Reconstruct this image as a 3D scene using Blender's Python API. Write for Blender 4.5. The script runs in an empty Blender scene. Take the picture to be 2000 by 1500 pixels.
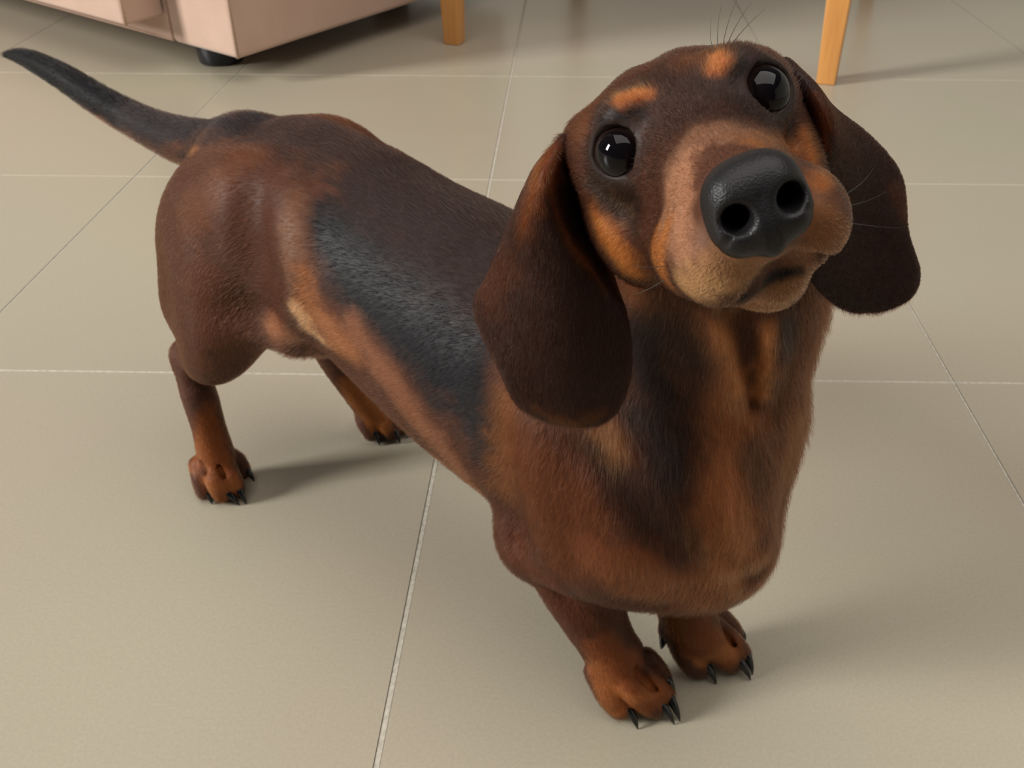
import bpy, bmesh, math
import numpy as np
from mathutils import Matrix, Vector

scene = bpy.context.scene
COL = scene.collection
RNG = np.random.default_rng(7)

# ------------------------------------------------------------------ camera
cam_data = bpy.data.cameras.new('camera')
cam = bpy.data.objects.new('camera', cam_data)
COL.objects.link(cam)
cam_data.sensor_width = 36.0
cam_data.lens = 34.10
cam_data.shift_x = -0.0422
cam_data.clip_start = 0.02
_pitch, _roll, _yaw = 0.5943, 0.0024, -0.0187
_f = Vector((math.sin(_yaw)*math.cos(_pitch), math.cos(_yaw)*math.cos(_pitch), -math.sin(_pitch)))
_r0 = Vector((math.cos(_yaw), -math.sin(_yaw), 0)); _u0 = _r0.cross(_f)
_r = _r0*math.cos(_roll) + _u0*math.sin(_roll); _u = _u0*math.cos(_roll) - _r0*math.sin(_roll)
M = Matrix((_r, _u, -_f)).transposed().to_4x4(); M.translation = (0, 0, 0.5304)
cam.matrix_world = M
cam_data.dof.use_dof = True
cam_data.dof.focus_distance = 0.36
cam_data.dof.aperture_fstop = 34.0
scene.camera = cam

# ------------------------------------------------------------------ world, light, exposure
world = bpy.data.worlds.new('room_light'); scene.world = world
world.use_nodes = True
bg = world.node_tree.nodes['Background']
bg.inputs['Color'].default_value = (0.92, 0.96, 1.0, 1); bg.inputs['Strength'].default_value = 0.07
def area_light(name, loc, target, sx, sy, power, col):
    l = bpy.data.lights.new(name, 'AREA'); l.shape = 'RECTANGLE'; l.size = sx; l.size_y = sy
    l.energy = power; l.color = col
    o = bpy.data.objects.new(name, l); COL.objects.link(o); o.location = loc
    o.rotation_euler = (Vector(target)-Vector(loc)).to_track_quat('-Z', 'Y').to_euler()
    return o
area_light('window_daylight', (-6.4, -1.15, 3.15), (0, 0.6, 0.1), 1.35, 2.6, 860, (1.0, 0.99, 0.94))
area_light('ceiling_bounce', (0.2, 0.2, 2.6), (0.2, 0.2, 0.0), 3.0, 2.4, 88, (1.0, 0.95, 0.89))
scene.view_settings.view_transform = 'Standard'
scene.view_settings.look = 'None'
scene.view_settings.gamma = 1
scene.view_settings.use_curve_mapping = False
scene.view_settings.exposure = -0.26

# ------------------------------------------------------------------ helpers
def tag(o, label=None, cat=None, group=None, kind=None):
    if label: o['label'] = label
    if cat: o['category'] = cat
    if group: o['group'] = group
    if kind: o['kind'] = kind
    return o
def empty(name, loc, rz=0):
    o = bpy.data.objects.new(name, None); COL.objects.link(o); o.location = loc; o.rotation_euler = (0, 0, rz)
    o.empty_display_size = 0.05
    return o
def link(name, me, mat, parent=None, smooth=True):
    o = bpy.data.objects.new(name, me); COL.objects.link(o)
    for m in (mat if isinstance(mat, (list, tuple)) else [mat]):
        if m: me.materials.append(m)
    me.polygons.foreach_set('use_smooth', [smooth]*len(me.polygons))
    if parent:
        o.parent = parent
        o.matrix_parent_inverse = Matrix.Translation(-parent_world(parent))
    return o
def parent_world(p):
    # meshes keep their origin at the world origin, things' empties carry the location
    return p.location.copy() if p.type == 'EMPTY' else Vector((0, 0, 0))
def mesh_np(name, V, F):
    me = bpy.data.meshes.new(name)
    V = np.asarray(V, np.float32); F = np.asarray(F, np.int32); k = F.shape[1]
    me.vertices.add(len(V)); me.vertices.foreach_set('co', V.ravel())
    me.loops.add(F.size); me.loops.foreach_set('vertex_index', F.ravel())
    me.polygons.add(len(F)); me.polygons.foreach_set('loop_start', np.arange(0, F.size, k, dtype=np.int32))
    try: me.polygons.foreach_set('loop_total', np.full(len(F), k, np.int32))
    except Exception: pass
    me.update(calc_edges=True); me.validate()
    return me
def from_bm(name, bm):
    me = bpy.data.meshes.new(name); bm.to_mesh(me); bm.free(); return me
def hexa(bm, pts, bevel=0.0, seg=3):
    """box from 8 corners: bottom loop then top loop"""
    vs = [bm.verts.new(p) for p in pts]
    fs = [(3,2,1,0),(4,5,6,7),(0,1,5,4),(1,2,6,5),(2,3,7,6),(3,0,4,7)]
    ff = [bm.faces.new([vs[i] for i in q]) for q in fs]
    if bevel:
        ed = {e for q in ff for e in q.edges}
        bmesh.ops.bevel(bm, geom=list(ed), offset=bevel, segments=seg, profile=0.5, affect='EDGES')
    return bm
def tube_mesh(name, P, R, n=10):
    """round tube along points with radii, closed ends"""
    P = np.asarray(P, float); R = np.asarray(R, float)
    t = np.gradient(P, axis=0); t /= np.linalg.norm(t, axis=1, keepdims=True)+1e-12
    a = np.array([0.31, 0.2, 0.93]); x = np.cross(t, a); x /= np.linalg.norm(x, axis=1, keepdims=True)+1e-12
    y = np.cross(t, x); an = np.linspace(0, 2*np.pi, n, endpoint=False)
    V = (P[:, None]+R[:, None, None]*(np.cos(an)[None, :, None]*x[:, None]+np.sin(an)[None, :, None]*y[:, None])).reshape(-1, 3)
    bm = bmesh.new(); vs = [bm.verts.new(v) for v in V]
    for i in range(len(P)-1):
        for j in range(n):
            bm.faces.new((vs[i*n+j], vs[i*n+(j+1)%n], vs[(i+1)*n+(j+1)%n], vs[(i+1)*n+j]))
    bm.faces.new(vs[:n][::-1]); bm.faces.new(vs[-n:])
    bmesh.ops.recalc_face_normals(bm, faces=bm.faces)
    return from_bm(name, bm)

# ------------------------------------------------------------------ materials
def mat(name):
    m = bpy.data.materials.new(name); m.use_nodes = True
    nt = m.node_tree; b = nt.nodes['Principled BSDF']
    return m, nt, b
def noise(nt, scale, detail=4, rough=0.5, vec=None):
    n = nt.nodes.new('ShaderNodeTexNoise'); n.inputs['Scale'].default_value = scale
    n.inputs['Detail'].default_value = detail; n.inputs['Roughness'].default_value = rough
    if vec is None:
        tc = nt.nodes.new('ShaderNodeTexCoord'); vec = tc.outputs['Object']
    nt.links.new(vec, n.inputs['Vector']); return n
def ramp(nt, src, stops):
    r = nt.nodes.new('ShaderNodeValToRGB'); e = r.color_ramp.elements
    e[0].position, e[0].color = stops[0][0], (*stops[0][1], 1)
    e[1].position, e[1].color = stops[-1][0], (*stops[-1][1], 1)
    for p, c in stops[1:-1]:
        q = e.new(p); q.color = (*c, 1)
    nt.links.new(src, r.inputs['Fac']); return r
def bump(nt, src, b, strength, dist):
    n = nt.nodes.new('ShaderNodeBump'); n.inputs['Strength'].default_value = strength; n.inputs['Distance'].default_value = dist
    nt.links.new(src, n.inputs['Height']); nt.links.new(n.outputs['Normal'], b.inputs['Normal']); return n
def simple(name, col, rough=0.5, spec=0.5, noise_scale=None, var=0.15, bump_s=0.0, bump_d=0.001):
    m, nt, b = mat(name)
    b.inputs['Base Color'].default_value = (*col, 1); b.inputs['Roughness'].default_value = rough
    b.inputs['Specular IOR Level'].default_value = spec
    if noise_scale:
        n = noise(nt, noise_scale)
        r = ramp(nt, n.outputs['Fac'], [(0.3, tuple(c*(1-var) for c in col)), (0.7, tuple(c*(1+var) for c in col))])
        nt.links.new(r.outputs['Color'], b.inputs['Base Color'])
        if bump_s: bump(nt, n.outputs['Fac'], b, bump_s, bump_d)
    return m
def mix_rgb(nt, fac, a, bb, mode='MIX'):
    n = nt.nodes.new('ShaderNodeMix'); n.data_type = 'RGBA'; n.blend_type = mode
    for sock, v in ((0, fac), (6, a), (7, bb)):
        if hasattr(v, 'is_output'): nt.links.new(v, n.inputs[sock])
        else: n.inputs[sock].default_value = v if sock == 0 else (*v, 1)
    return n.outputs[2]

# tile: pale greige glazed stoneware, faint cloudy mottling and a few hairline scuffs
m_tile, nt, b = mat('greige_tile')
tc = nt.nodes.new('ShaderNodeTexCoord')
n1 = noise(nt, 2.1, 3, 0.55, tc.outputs['Object'])
n2 = noise(nt, 420, 2, 0.6, tc.outputs['Object'])
r1 = ramp(nt, n1.outputs['Fac'], [(0.30, (0.350, 0.300, 0.232)), (0.5, (0.352, 0.312, 0.240)), (0.70, (0.340, 0.316, 0.232))])
r2 = ramp(nt, n2.outputs['Fac'], [(0.3, (0.95, 0.95, 0.95)), (0.7, (1.05, 1.05, 1.05))])
c = mix_rgb(nt, 1.0, r1.outputs['Color'], r2.outputs['Color'], 'MULTIPLY')
n3 = noise(nt, 9, 5, 0.7, tc.outputs['Object'])
sp = ramp(nt, n3.outputs['Fac'], [(0.735, (1, 1, 1)), (0.76, (0.80, 0.76, 0.70))])
c = mix_rgb(nt, 1.0, c, sp.outputs['Color'], 'MULTIPLY')
nt.links.new(c, b.inputs['Base Color'])
rr = ramp(nt, n1.outputs['Fac'], [(0.3, (0.27,)*3), (0.7, (0.33,)*3)])
nt.links.new(rr.outputs['Color'], b.inputs['Roughness'])
b.inputs['Specular IOR Level'].default_value = 0.5
bump(nt, n2.outputs['Fac'], b, 0.12, 0.0004)
m_grout = simple('pale_grout', (0.43, 0.395, 0.33), 0.85, 0.2, 260, 0.22, 0.4, 0.0004)
m_edge = simple('tile_edge', (0.10, 0.085, 0.065), 0.8, 0.2, 90, 0.3)

# ------------------------------------------------------------------ floor: 0.5 m tiles with recessed grout, one mesh
def floor():
    gx = [(-4.6241+0.5*i, 0.0007) for i in range(8)] + [(-0.6241, 0.0007), (-0.1165, 0.0016), (0.3756, 0.0008), (0.889, 0.0007)] + [(1.389+0.5*i, 0.0007) for i in range(6)]
    gy = [(-2.704+0.5*i, 0.0010) for i in range(7)] + [(0.7963, 0.0007), (1.2995, 0.0006), (1.7930, 0.0006)] + [(2.793+0.5*i, 0.0010) for i in range(6)]
    def axis(lines, lo, hi):
        a = [(lo, 0)]
        for c0, w in lines:
            a += [(c0-w-0.0006, 0), (c0-w-0.0001, 1), (c0+w+0.0001, 1), (c0+w+0.0006, 0)]
        a.append((hi, 0)); return a
    X = axis(gx, -5.0, 4.4); Y = axis(gy, -3.1, 5.8)
    V = [(x, y, -0.0004 if (fx or fy) else 0.0) for x, fx in X for y, fy in Y]
    ny = len(Y); F = []; mi = []
    for i in range(len(X)-1):
        for j in range(ny-1):
            F.append((i*ny+j, (i+1)*ny+j, (i+1)*ny+j+1, i*ny+j+1))
            gxx = X[i][1]+X[i+1][1]; gyy = Y[j][1]+Y[j+1][1]
            mi.append(1 if (gxx == 2 or gyy == 2) else (2 if gxx == 1 else (1 if gyy == 1 else 0)))
    me = mesh_np('floor', V, F); o = link('floor', me, [m_tile, m_grout, m_edge], smooth=False)
    me.polygons.foreach_set('material_index', mi)
    tag(o, kind='structure', label='pale greige square floor tiles with thin grout lines')
floor()

# ------------------------------------------------------------------ far walls of the room (outside the picture)
m_wall = simple('warm_white_paint', (0.62, 0.59, 0.54), 0.9, 0.2, 30, 0.03)
m_skirting = simple('white_skirting', (0.70, 0.68, 0.64), 0.5, 0.4, 30, 0.03)
def room_box(name, x0, x1, y0, y1, z0, z1, m):
    bm = bmesh.new()
    hexa(bm, [(x, y, z) for z in (z0, z1) for x, y in ((x0, y0), (x1, y0), (x1, y1), (x0, y1))], 0.0)
    bmesh.ops.recalc_face_normals(bm, faces=bm.faces)
    return tag(link(name, from_bm(name, bm), m, smooth=False), kind='structure')
room_box('wall_back', -5.0, 4.4, 5.0, 5.12, -0.01, 2.8, m_wall)
room_box('wall_right', 3.6, 3.72, -3.1, 5.0, -0.01, 2.8, m_wall)
room_box('baseboard_back', -5.0, 3.6, 4.985, 5.0, 0.0, 0.08, m_skirting)
room_box('baseboard_right', 3.585, 3.6, -3.1, 4.985, 0.0, 0.08, m_skirting)

# ------------------------------------------------------------------ sofa, one corner of it in the picture
m_suede, nt, b = mat('pink_beige_suede')
n1 = noise(nt, 7, 4, 0.6); n2 = noise(nt, 900, 2, 0.7)
r1 = ramp(nt, n1.outputs['Fac'], [(0.3, (0.46, 0.305, 0.235)), (0.7, (0.54, 0.37, 0.29))])
nt.links.new(r1.outputs['Color'], b.inputs['Base Color']); b.inputs['Roughness'].default_value = 0.85
b.inputs['Sheen Weight'].default_value = 0.35; b.inputs['Specular IOR Level'].default_value = 0.2
bump(nt, n2.outputs['Fac'], b, 0.25, 0.0006)
m_seam = simple('suede_piping', (0.52, 0.36, 0.275), 0.8, 0.2, 300, 0.1)
m_black_plastic = simple('black_plastic', (0.012, 0.013, 0.018), 0.35, 0.5, 40, 0.2)
P0 = Vector((-0.5863, 1.7060, 0.05)); SA = Vector((-0.8048, 0.5935, 0)); SB = Vector((0.4983, 0.8670, 0)); SN = Vector((-0.5935, -0.8048, 0))
def sofa_pt(a, b_, z): return P0 + SA*a + SB*b_ + Vector((0, 0, z-0.05))
def sofa_box(name, a0, a1, b0, b1, z0, z1, bev, parent, m, puff=0.0):
    bm = bmesh.new()
    pts = [sofa_pt(a, b_, z) for z in (z0, z1) for a, b_ in ((a0, b0), (a1, b0), (a1, b1), (a0, b1))]
    hexa(bm, pts, bev, 4); bmesh.ops.recalc_face_normals(bm, faces=bm.faces)
    return link(name, from_bm(name, bm), m, parent)
def pipe(name, pts, r, parent, m):
    pts = [sofa_pt(*p) for p in pts]
    return link(name, tube_mesh(name, pts, [r]*len(pts), 8), m, parent)
sofa = tag(empty('sofa', sofa_pt(0.9, 0.45, 0.0)), 'pinkish beige suede sofa on a short black foot, standing behind the tail of the dog', 'sofa')
L_SOFA = 2.1
for s0 in (0.0, L_SOFA-0.19):
    arm = sofa_box('armrest', s0, s0+0.19, 0.0, 0.84, 0.05, 0.68, 0.010, sofa, m_suede)
    e = 0.0 if s0 == 0 else L_SOFA
    pipe('piping', [(e+(0.003 if e == 0 else -0.003), 0.003, z) for z in (0.052, 0.2, 0.4, 0.595)], 0.0028, arm, m_seam)
    pipe('piping', [(s0+0.19 if s0 == 0 else s0, 0.0005, z) for z in (0.052, 0.2, 0.4, 0.595)], 0.0012, arm, m_seam)
base = sofa_box('seat_base', 0.191, L_SOFA-0.191, 0.004, 0.82, 0.05, 0.26, 0.006, sofa, m_suede)
pipe('piping', [(0.19+i*0.215, 0.003, 0.053) for i in range(9)], 0.0020, base, m_seam)
for k in range(2):
    a0 = 0.200+k*0.855
    cu = sofa_box('seat_cushion', a0, a0+0.845, -0.085, 0.61, 0.265, 0.44, 0.03, sofa, m_suede)
skirt = sofa_box('front_flap', 0.200, L_SOFA-0.200, -0.088, 0.0, 0.096, 0.30, 0.006, sofa, m_suede)
pipe('piping', [(0.201, -0.084, z) for z in (0.095, 0.15, 0.2, 0.28)], 0.0025, skirt, m_seam)
sofa_box('backrest', 0.0, L_SOFA, 0.60, 0.86, 0.10, 0.85, 0.03, sofa, m_suede)
for a, b_ in ((0.165, 0.085), (L_SOFA-0.12, 0.10), (0.30, 0.74), (L_SOFA-0.30, 0.74)):
    c0 = sofa_pt(a, b_, 0)
    link('foot', tube_mesh('foot', [(c0.x, c0.y, z) for z in (0.0, 0.004, 0.03, 0.052)], [0.038, 0.041, 0.044, 0.044], 28), m_black_plastic, sofa)

# ------------------------------------------------------------------ wooden table, two legs in the picture
m_wood, nt, b = mat('honey_wood')
tc = nt.nodes.new('ShaderNodeTexCoord'); mp = nt.nodes.new('ShaderNodeMapping')
mp.inputs['Scale'].default_value = (60, 60, 3.5); nt.links.new(tc.outputs['Object'], mp.inputs['Vector'])
n1 = noise(nt, 1.6, 5, 0.6, mp.outputs['Vector'])
r1 = ramp(nt, n1.outputs['Fac'], [(0.25, (0.50, 0.215, 0.055)), (0.5, (0.60, 0.275, 0.075)), (0.8, (0.66, 0.33, 0.105))])
nt.links.new(r1.outputs['Color'], b.inputs['Base Color']); b.inputs['Roughness'].default_value = 0.38
b.inputs['Coat Weight'].default_value = 0.25; b.inputs['Coat Roughness'].default_value = 0.2
bump(nt, n1.outputs['Fac'], b, 0.08, 0.0008)
LA, LB = Vector((-0.244, 2.018, 0)), Vector((0.457, 1.772, 0))
ta = (LB-LA).normalized(); tb = Vector((-ta.y, ta.x, 0)); DEPTH = 0.76; SPAN = (LB-LA).length
tc0 = LA + ta*SPAN/2 + tb*DEPTH/2
table = tag(empty('table', tc0), 'honey coloured wooden table whose two tapered front legs stand behind the dog', 'table')
def leg(c0):
    bm = bmesh.new(); pts = []
    for z, h in ((0.0, 0.0165), (0.66, 0.033)):
        for sx, sy in ((-1, -1), (1, -1), (1, 1), (-1, 1)):
            p = c0 + ta*(sx*h) + tb*(sy*h); pts.append((p.x, p.y, z))
    hexa(bm, pts, 0.0022, 3); bmesh.ops.recalc_face_normals(bm, faces=bm.faces)
    return link('leg', from_bm('leg', bm), m_wood, table)
for c0 in (LA, LB, LA+tb*DEPTH, LB+tb*DEPTH): leg(c0)
def table_box(name, a0, a1, b0, b1, z0, z1, bev):
    bm = bmesh.new()
    pts = [tuple(LA+ta*a+tb*b_+Vector((0, 0, z))) for z in (z0, z1) for a, b_ in ((a0, b0), (a1, b0), (a1, b1), (a0, b1))]
    hexa(bm, pts, bev, 3); bmesh.ops.recalc_face_normals(bm, faces=bm.faces)
    return link(name, from_bm(name, bm), m_wood, table)
table_box('tabletop', -0.03, SPAN+0.03, -0.03, DEPTH+0.03, 0.74, 0.765, 0.004)
table_box('apron', 0.0, SPAN, -0.012, 0.012, 0.655, 0.742, 0.002)
table_box('apron', 0.0, SPAN, DEPTH-0.012, DEPTH+0.012, 0.655, 0.742, 0.002)
table_box('apron', -0.012, 0.012, 0.013, DEPTH-0.013, 0.655, 0.742, 0.002)
table_box('apron', SPAN-0.012, SPAN+0.012, 0.013, DEPTH-0.013, 0.655, 0.742, 0.002)

# ------------------------------------------------------------------ implicit surface modelling
class Grid:
    def __init__(g,xs,ys,zs):
        g.ax=[np.asarray(a,np.float32) for a in (xs,ys,zs)]
        g.F=np.full([len(a) for a in g.ax],0.05,np.float32)
    def sl(g,lo,hi):
        s=[]
        for i in range(3):
            a=int(np.searchsorted(g.ax[i],lo[i])); b=int(np.searchsorted(g.ax[i],hi[i]))
            if b<=a: return None
            s.append(slice(a,b))
        return tuple(s)
    def pts(g,s):
        return g.ax[0][s[0]][:,None,None],g.ax[1][s[1]][None,:,None],g.ax[2][s[2]][None,None,:]
    def comb(g,s,d,k,op):
        A=g.F[s]
        if op=='sub': d=-d; A2=-A
        if op=='sub':
            h=np.maximum(k-np.abs(A-d),0)/k; g.F[s]=np.maximum(A,d)+h*h*k*.25
        else:
            h=np.maximum(k-np.abs(A-d),0)/k; g.F[s]=np.minimum(A,d)-h*h*k*.25
    def ell(g,c,r,M=None,k=.01,op='add'):
        c=np.asarray(c,float); r=np.asarray(r,float); M=np.eye(3) if M is None else np.asarray(M,float)  # columns = axes
        ext=np.sqrt(((M*r)**2).sum(1))+k+.004
        s=g.sl(c-ext,c+ext)
        if s is None: return
        X,Y,Z=g.pts(s); X=X-c[0];Y=Y-c[1];Z=Z-c[2]
        u=[(M[0,i]*X+M[1,i]*Y+M[2,i]*Z) for i in range(3)]
        a=np.sqrt(sum((u[i]/r[i])**2 for i in range(3)))+1e-9
        b=np.sqrt(sum((u[i]/r[i]**2)**2 for i in range(3)))+1e-9
        d=(a*(a-1)/b).astype(np.float32)
        g.comb(s,d,k,op)
    def tube(g,P,k=.01,op='add',flat=None,sub=1):
        # P: list of (x,y,z,r); flat=(nx,ny,nz,f): squash along n by f
        P=np.asarray(P,float); Q=P[:,:3]; R=P[:,3]
        if sub>1:
            n=len(P); tt=np.linspace(0,n-1,(n-1)*sub+1); out=[]
            for t in tt:
                i=min(int(t),n-2); f=t-i; p=[P[max(i-1,0)],P[i],P[i+1],P[min(i+2,n-1)]]
                out.append(.5*(2*p[1]+(p[2]-p[0])*f+(2*p[0]-5*p[1]+4*p[2]-p[3])*f*f+(3*p[1]-p[0]-3*p[2]+p[3])*f**3))
            P=np.array(out); Q=P[:,:3]; R=P[:,3]
        ext=R.max()+k+.004
        s=g.sl(Q.min(0)-ext,Q.max(0)+ext)
        if s is None: return
        X,Y,Z=g.pts(s)
        if flat is not None:
            nn=np.array(flat[:3],float); nn/=np.linalg.norm(nn); fm=flat[3]-1
        best=np.full(g.F[s].shape,1.0,np.float32)
        for i in range(len(Q)-1):
            a,b=Q[i],Q[i+1]; e2=max(R[i],R[i+1])+k+.004
            ss=g.sl(np.minimum(a,b)-e2,np.maximum(a,b)+e2)
            if ss is None: continue
            ls=tuple(slice(ss[j].start-s[j].start,ss[j].stop-s[j].start) for j in range(3))
            X,Y,Z=g.pts(ss); X=X-a[0];Y=Y-a[1];Z=Z-a[2]; ba=b-a
            if flat is not None:
                q=(X*nn[0]+Y*nn[1]+Z*nn[2])*fm; X=X+q*nn[0];Y=Y+q*nn[1];Z=Z+q*nn[2]
                ba=ba+(ba@nn)*fm*nn
            h=np.clip((X*ba[0]+Y*ba[1]+Z*ba[2])/(ba@ba+1e-12),0,1)
            d=np.sqrt((X-h*ba[0])**2+(Y-h*ba[1])**2+(Z-h*ba[2])**2)-(R[i]+(R[i+1]-R[i])*h)
            best[ls]=np.minimum(best[ls],d.astype(np.float32))
        g.comb(s,best,k,op)
    def loft(g,T,k=.01,op='add'):
        # T rows: x, cy, cz, wy, wz(up), wz(down)
        T=np.asarray(T,float); s=g.sl((T[0,0]-.02,-.12,0),(T[-1,0]+.02,.12,.4))
        X,Y,Z=g.pts(s); x=X[:,0,0]
        xc=np.clip(x,T[0,0],T[-1,0])
        n=len(T); tt=np.linspace(0,n-1,(n-1)*8+1); D=[]
        for t in tt:
            i=min(int(t),n-2); f=t-i; p=[T[max(i-1,0)],T[i],T[i+1],T[min(i+2,n-1)]]
            D.append(.5*(2*p[1]+(p[2]-p[0])*f+(2*p[0]-5*p[1]+4*p[2]-p[3])*f*f+(3*p[1]-p[0]-3*p[2]+p[3])*f**3))
        D=np.array(D); v=[np.interp(xc,D[:,0],D[:,j])[:,None,None] for j in range(1,6)]
        dz=Z-v[1]; h=np.where(dz>0,v[3],v[4]); y=Y-v[0]; w=v[2]
        a=np.sqrt((y/w)**2+(dz/h)**2)+1e-9; b=np.sqrt((y/w**2)**2+(dz/h**2)**2)+1e-9
        d=a*(a-1)/b
        ex=(x-xc)[:,None,None]; d=np.sqrt(np.maximum(d,0)**2+ex**2)+np.minimum(d,0)*(ex==0)
        g.comb(s,d.astype(np.float32),k,op)
    def mesh(g):
        F=g.F; I=F<0
        nx,ny,nz=F.shape
        C=np.zeros((nx-1,ny-1,nz-1),np.int8)
        for i in (0,1):
            for j in (0,1):
                for l in (0,1): C+=I[i:nx-1+i,j:ny-1+j,l:nz-1+l]
        act=(C>0)&(C<8); cid=np.argwhere(act); idx=np.full(act.shape,-1,np.int32); idx[act]=np.arange(len(cid))
        V=np.zeros((len(cid),3)); W=np.zeros(len(cid))
        cs=[(i,j,l) for i in (0,1) for j in (0,1) for l in (0,1)]
        val={c:F[cid[:,0]+c[0],cid[:,1]+c[1],cid[:,2]+c[2]].astype(float) for c in cs}
        for a in range(3):
            for c in cs:
                if c[a]: continue
                d=list(c); d[a]=1; d=tuple(d); va,vb=val[c],val[d]
                m=(va<0)!=(vb<0); t=np.where(m,va/(va-vb+1e-20),0)
                for q in range(3):
                    lo=g.ax[q][cid[:,q]+c[q]].astype(float)
                    if q==a: p=lo+t*(g.ax[q][np.minimum(cid[:,q]+1,len(g.ax[q])-1)]-lo)
                    else: p=lo
                    V[:,q]+=np.where(m,p,0)
                W+=m
        V/=W[:,None]
        faces=[]
        for a in range(3):
            b,c=(a+1)%3,(a+2)%3
            sa=[slice(None)]*3; sb=[slice(None)]*3; sa[a]=slice(0,-1); sb[a]=slice(1,None)
            e=I[tuple(sa)]!=I[tuple(sb)]
            E=np.argwhere(e); E=E[(E[:,b]>0)&(E[:,c]>0)&(E[:,b]<F.shape[b]-1)&(E[:,c]<F.shape[c]-1)]
            ins=I[E[:,0],E[:,1],E[:,2]]
            def at(db,dc):
                Q=E.copy(); Q[:,b]-=db; Q[:,c]-=dc; return idx[Q[:,0],Q[:,1],Q[:,2]]
            q=np.stack([at(1,1),at(0,1),at(0,0),at(1,0)],1)
            q[~ins]=q[~ins][:,::-1]; faces.append(q)
        return V,np.concatenate(faces)
def vnormals(V,Fc):
    n=np.cross(V[Fc[:,2]]-V[Fc[:,0]],V[Fc[:,3]]-V[Fc[:,1]]); N=np.zeros_like(V)
    for i in range(4): 
        for a in range(3): N[:,a]+=np.bincount(Fc[:,i],n[:,a],len(V))
    return N/(np.linalg.norm(N,axis=1,keepdims=True)+1e-12)

# head frame (dog coords s,t,z): columns x (dog's left), y (muzzle), z (up)
def head_axes():
    fwd=np.array([.5926,.7323,.3356]); up=np.array([-.4307,-.0640,.9002])
    fwd/=np.linalg.norm(fwd); up-=fwd*(up@fwd); up/=np.linalg.norm(up)
    x=np.cross(fwd,up)      # towards the left side of the dog
    a=.095; x,up=x*np.cos(a)+up*np.sin(a),up*np.cos(a)-x*np.sin(a)   # tilted a little to its right
    return np.array([x,fwd,up]).T
HM=head_axes(); HO=np.array([.0243,.086,.4145])
def hp(p): return HO+HM@np.asarray(p,float)
def body(g):
    E,T,L=g.ell,g.tube,g.loft
    # trunk
    L([[-.425,.0,.252,.030,.035,.035],[-.40,.0,.252,.047,.050,.050],[-.36,.0,.243,.058,.051,.050],[-.32,.0,.240,.064,.063,.058],[-.27,.0,.231,.068,.076,.061],
       [-.22,.0,.217,.070,.082,.071],[-.17,.0,.206,.073,.088,.078],[-.10,.0,.196,.075,.088,.084],[-.05,.0,.188,.072,.088,.089],[-.015,.0,.186,.062,.086,.088],[.015,-.0,.186,.050,.080,.074],[.034,0,.186,.034,.055,.052]],k=.005)
    # neck
    T([[-.03,0,.21,.066],[-.012,.0,.26,.056],[.0,.004,.31,.050],[.004,.018,.345,.044],[0,.032,.375,.040]],k=.03,sub=10)
    # chest front, shoulders
    for sg in (1,-1):
        T([[-.07,sg*.042,.235,.03],[-.025,sg*.040,.185,.032],[-.035,sg*.042,.14,.030],[-.075,sg*.048,.125,.022]],k=.03,sub=3)
    # hips and thighs
    for sg in (1,-1):
        E([-.345,sg*.035,.250],[.05,.036,.053],k=.03)
        E([-.393,sg*.045,.205],[.050,.032,.064],k=.03)
        E([-.405,sg*.050,.165],[.034,.026,.030],k=.03)
    # right hind leg
    T([[-.365,.045,.21,.040],[-.368,.060,.172,.031],[-.382,.067,.142,.022],[-.405,.067,.130,.013],[-.425,.066,.122,.0095]],k=.02,sub=8)
    T([[-.431,.066,.124,.0085],[-.4200,.067,.095,.0135],[-.4165,.067,.06,.0130],[-.4120,.069,.036,.0145],[-.405,.071,.026,.013]],k=.012,sub=3)
    # tail
    T([[-.40,.0,.272,.024],[-.435,.0,.270,.020],[-.48,-.0,.266,.0175],[-.53,.0,.2665,.0140],[-.59,.0,.272,.0122],[-.66,.0,.283,.0105],[-.72,.0,.287,.007],[-.76,.0,.282,.002]],k=.02,sub=3)
    # left hind
    T([[-.36,-.045,.20,.040],[-.365,-.052,.155,.026],[-.385,-.042,.115,.014],[-.40,-.036,.105,.009]],k=.02,sub=8)
    T([[-.403,-.036,.103,.008],[-.3850,-.042,.08,.0120],[-.373,-.054,.045,.0125],[-.366,-.063,.022,.013]],k=.012,sub=8)
    # front legs
    T([[-.078,.047,.128,.016],[-.066,.043,.100,.0185],[-.0501,.0386,.0750,.0190],[-.0402,.0331,.0540,.0185],[-.0313,.0310,.0370,.0180]],k=.012,sub=8)
    T([[-.05,-.050,.125,.018],[-.04,-.046,.095,.019],[-.024,-.028,.070,.0180],[-.0120,-.0230,.0430,.0185],[-.0006,-.0254,.0300,.0155]],k=.012,sub=8)
    T([[.0,-.010,.138,.030],[.002,-.032,.120,.018]],k=.035,sub=2)
    T([[-.03,.01,.115,.026],[.004,-.010,.118,.026]],k=.035,sub=2)
    muscle(g)
    paws(g)
    head(g)
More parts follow.
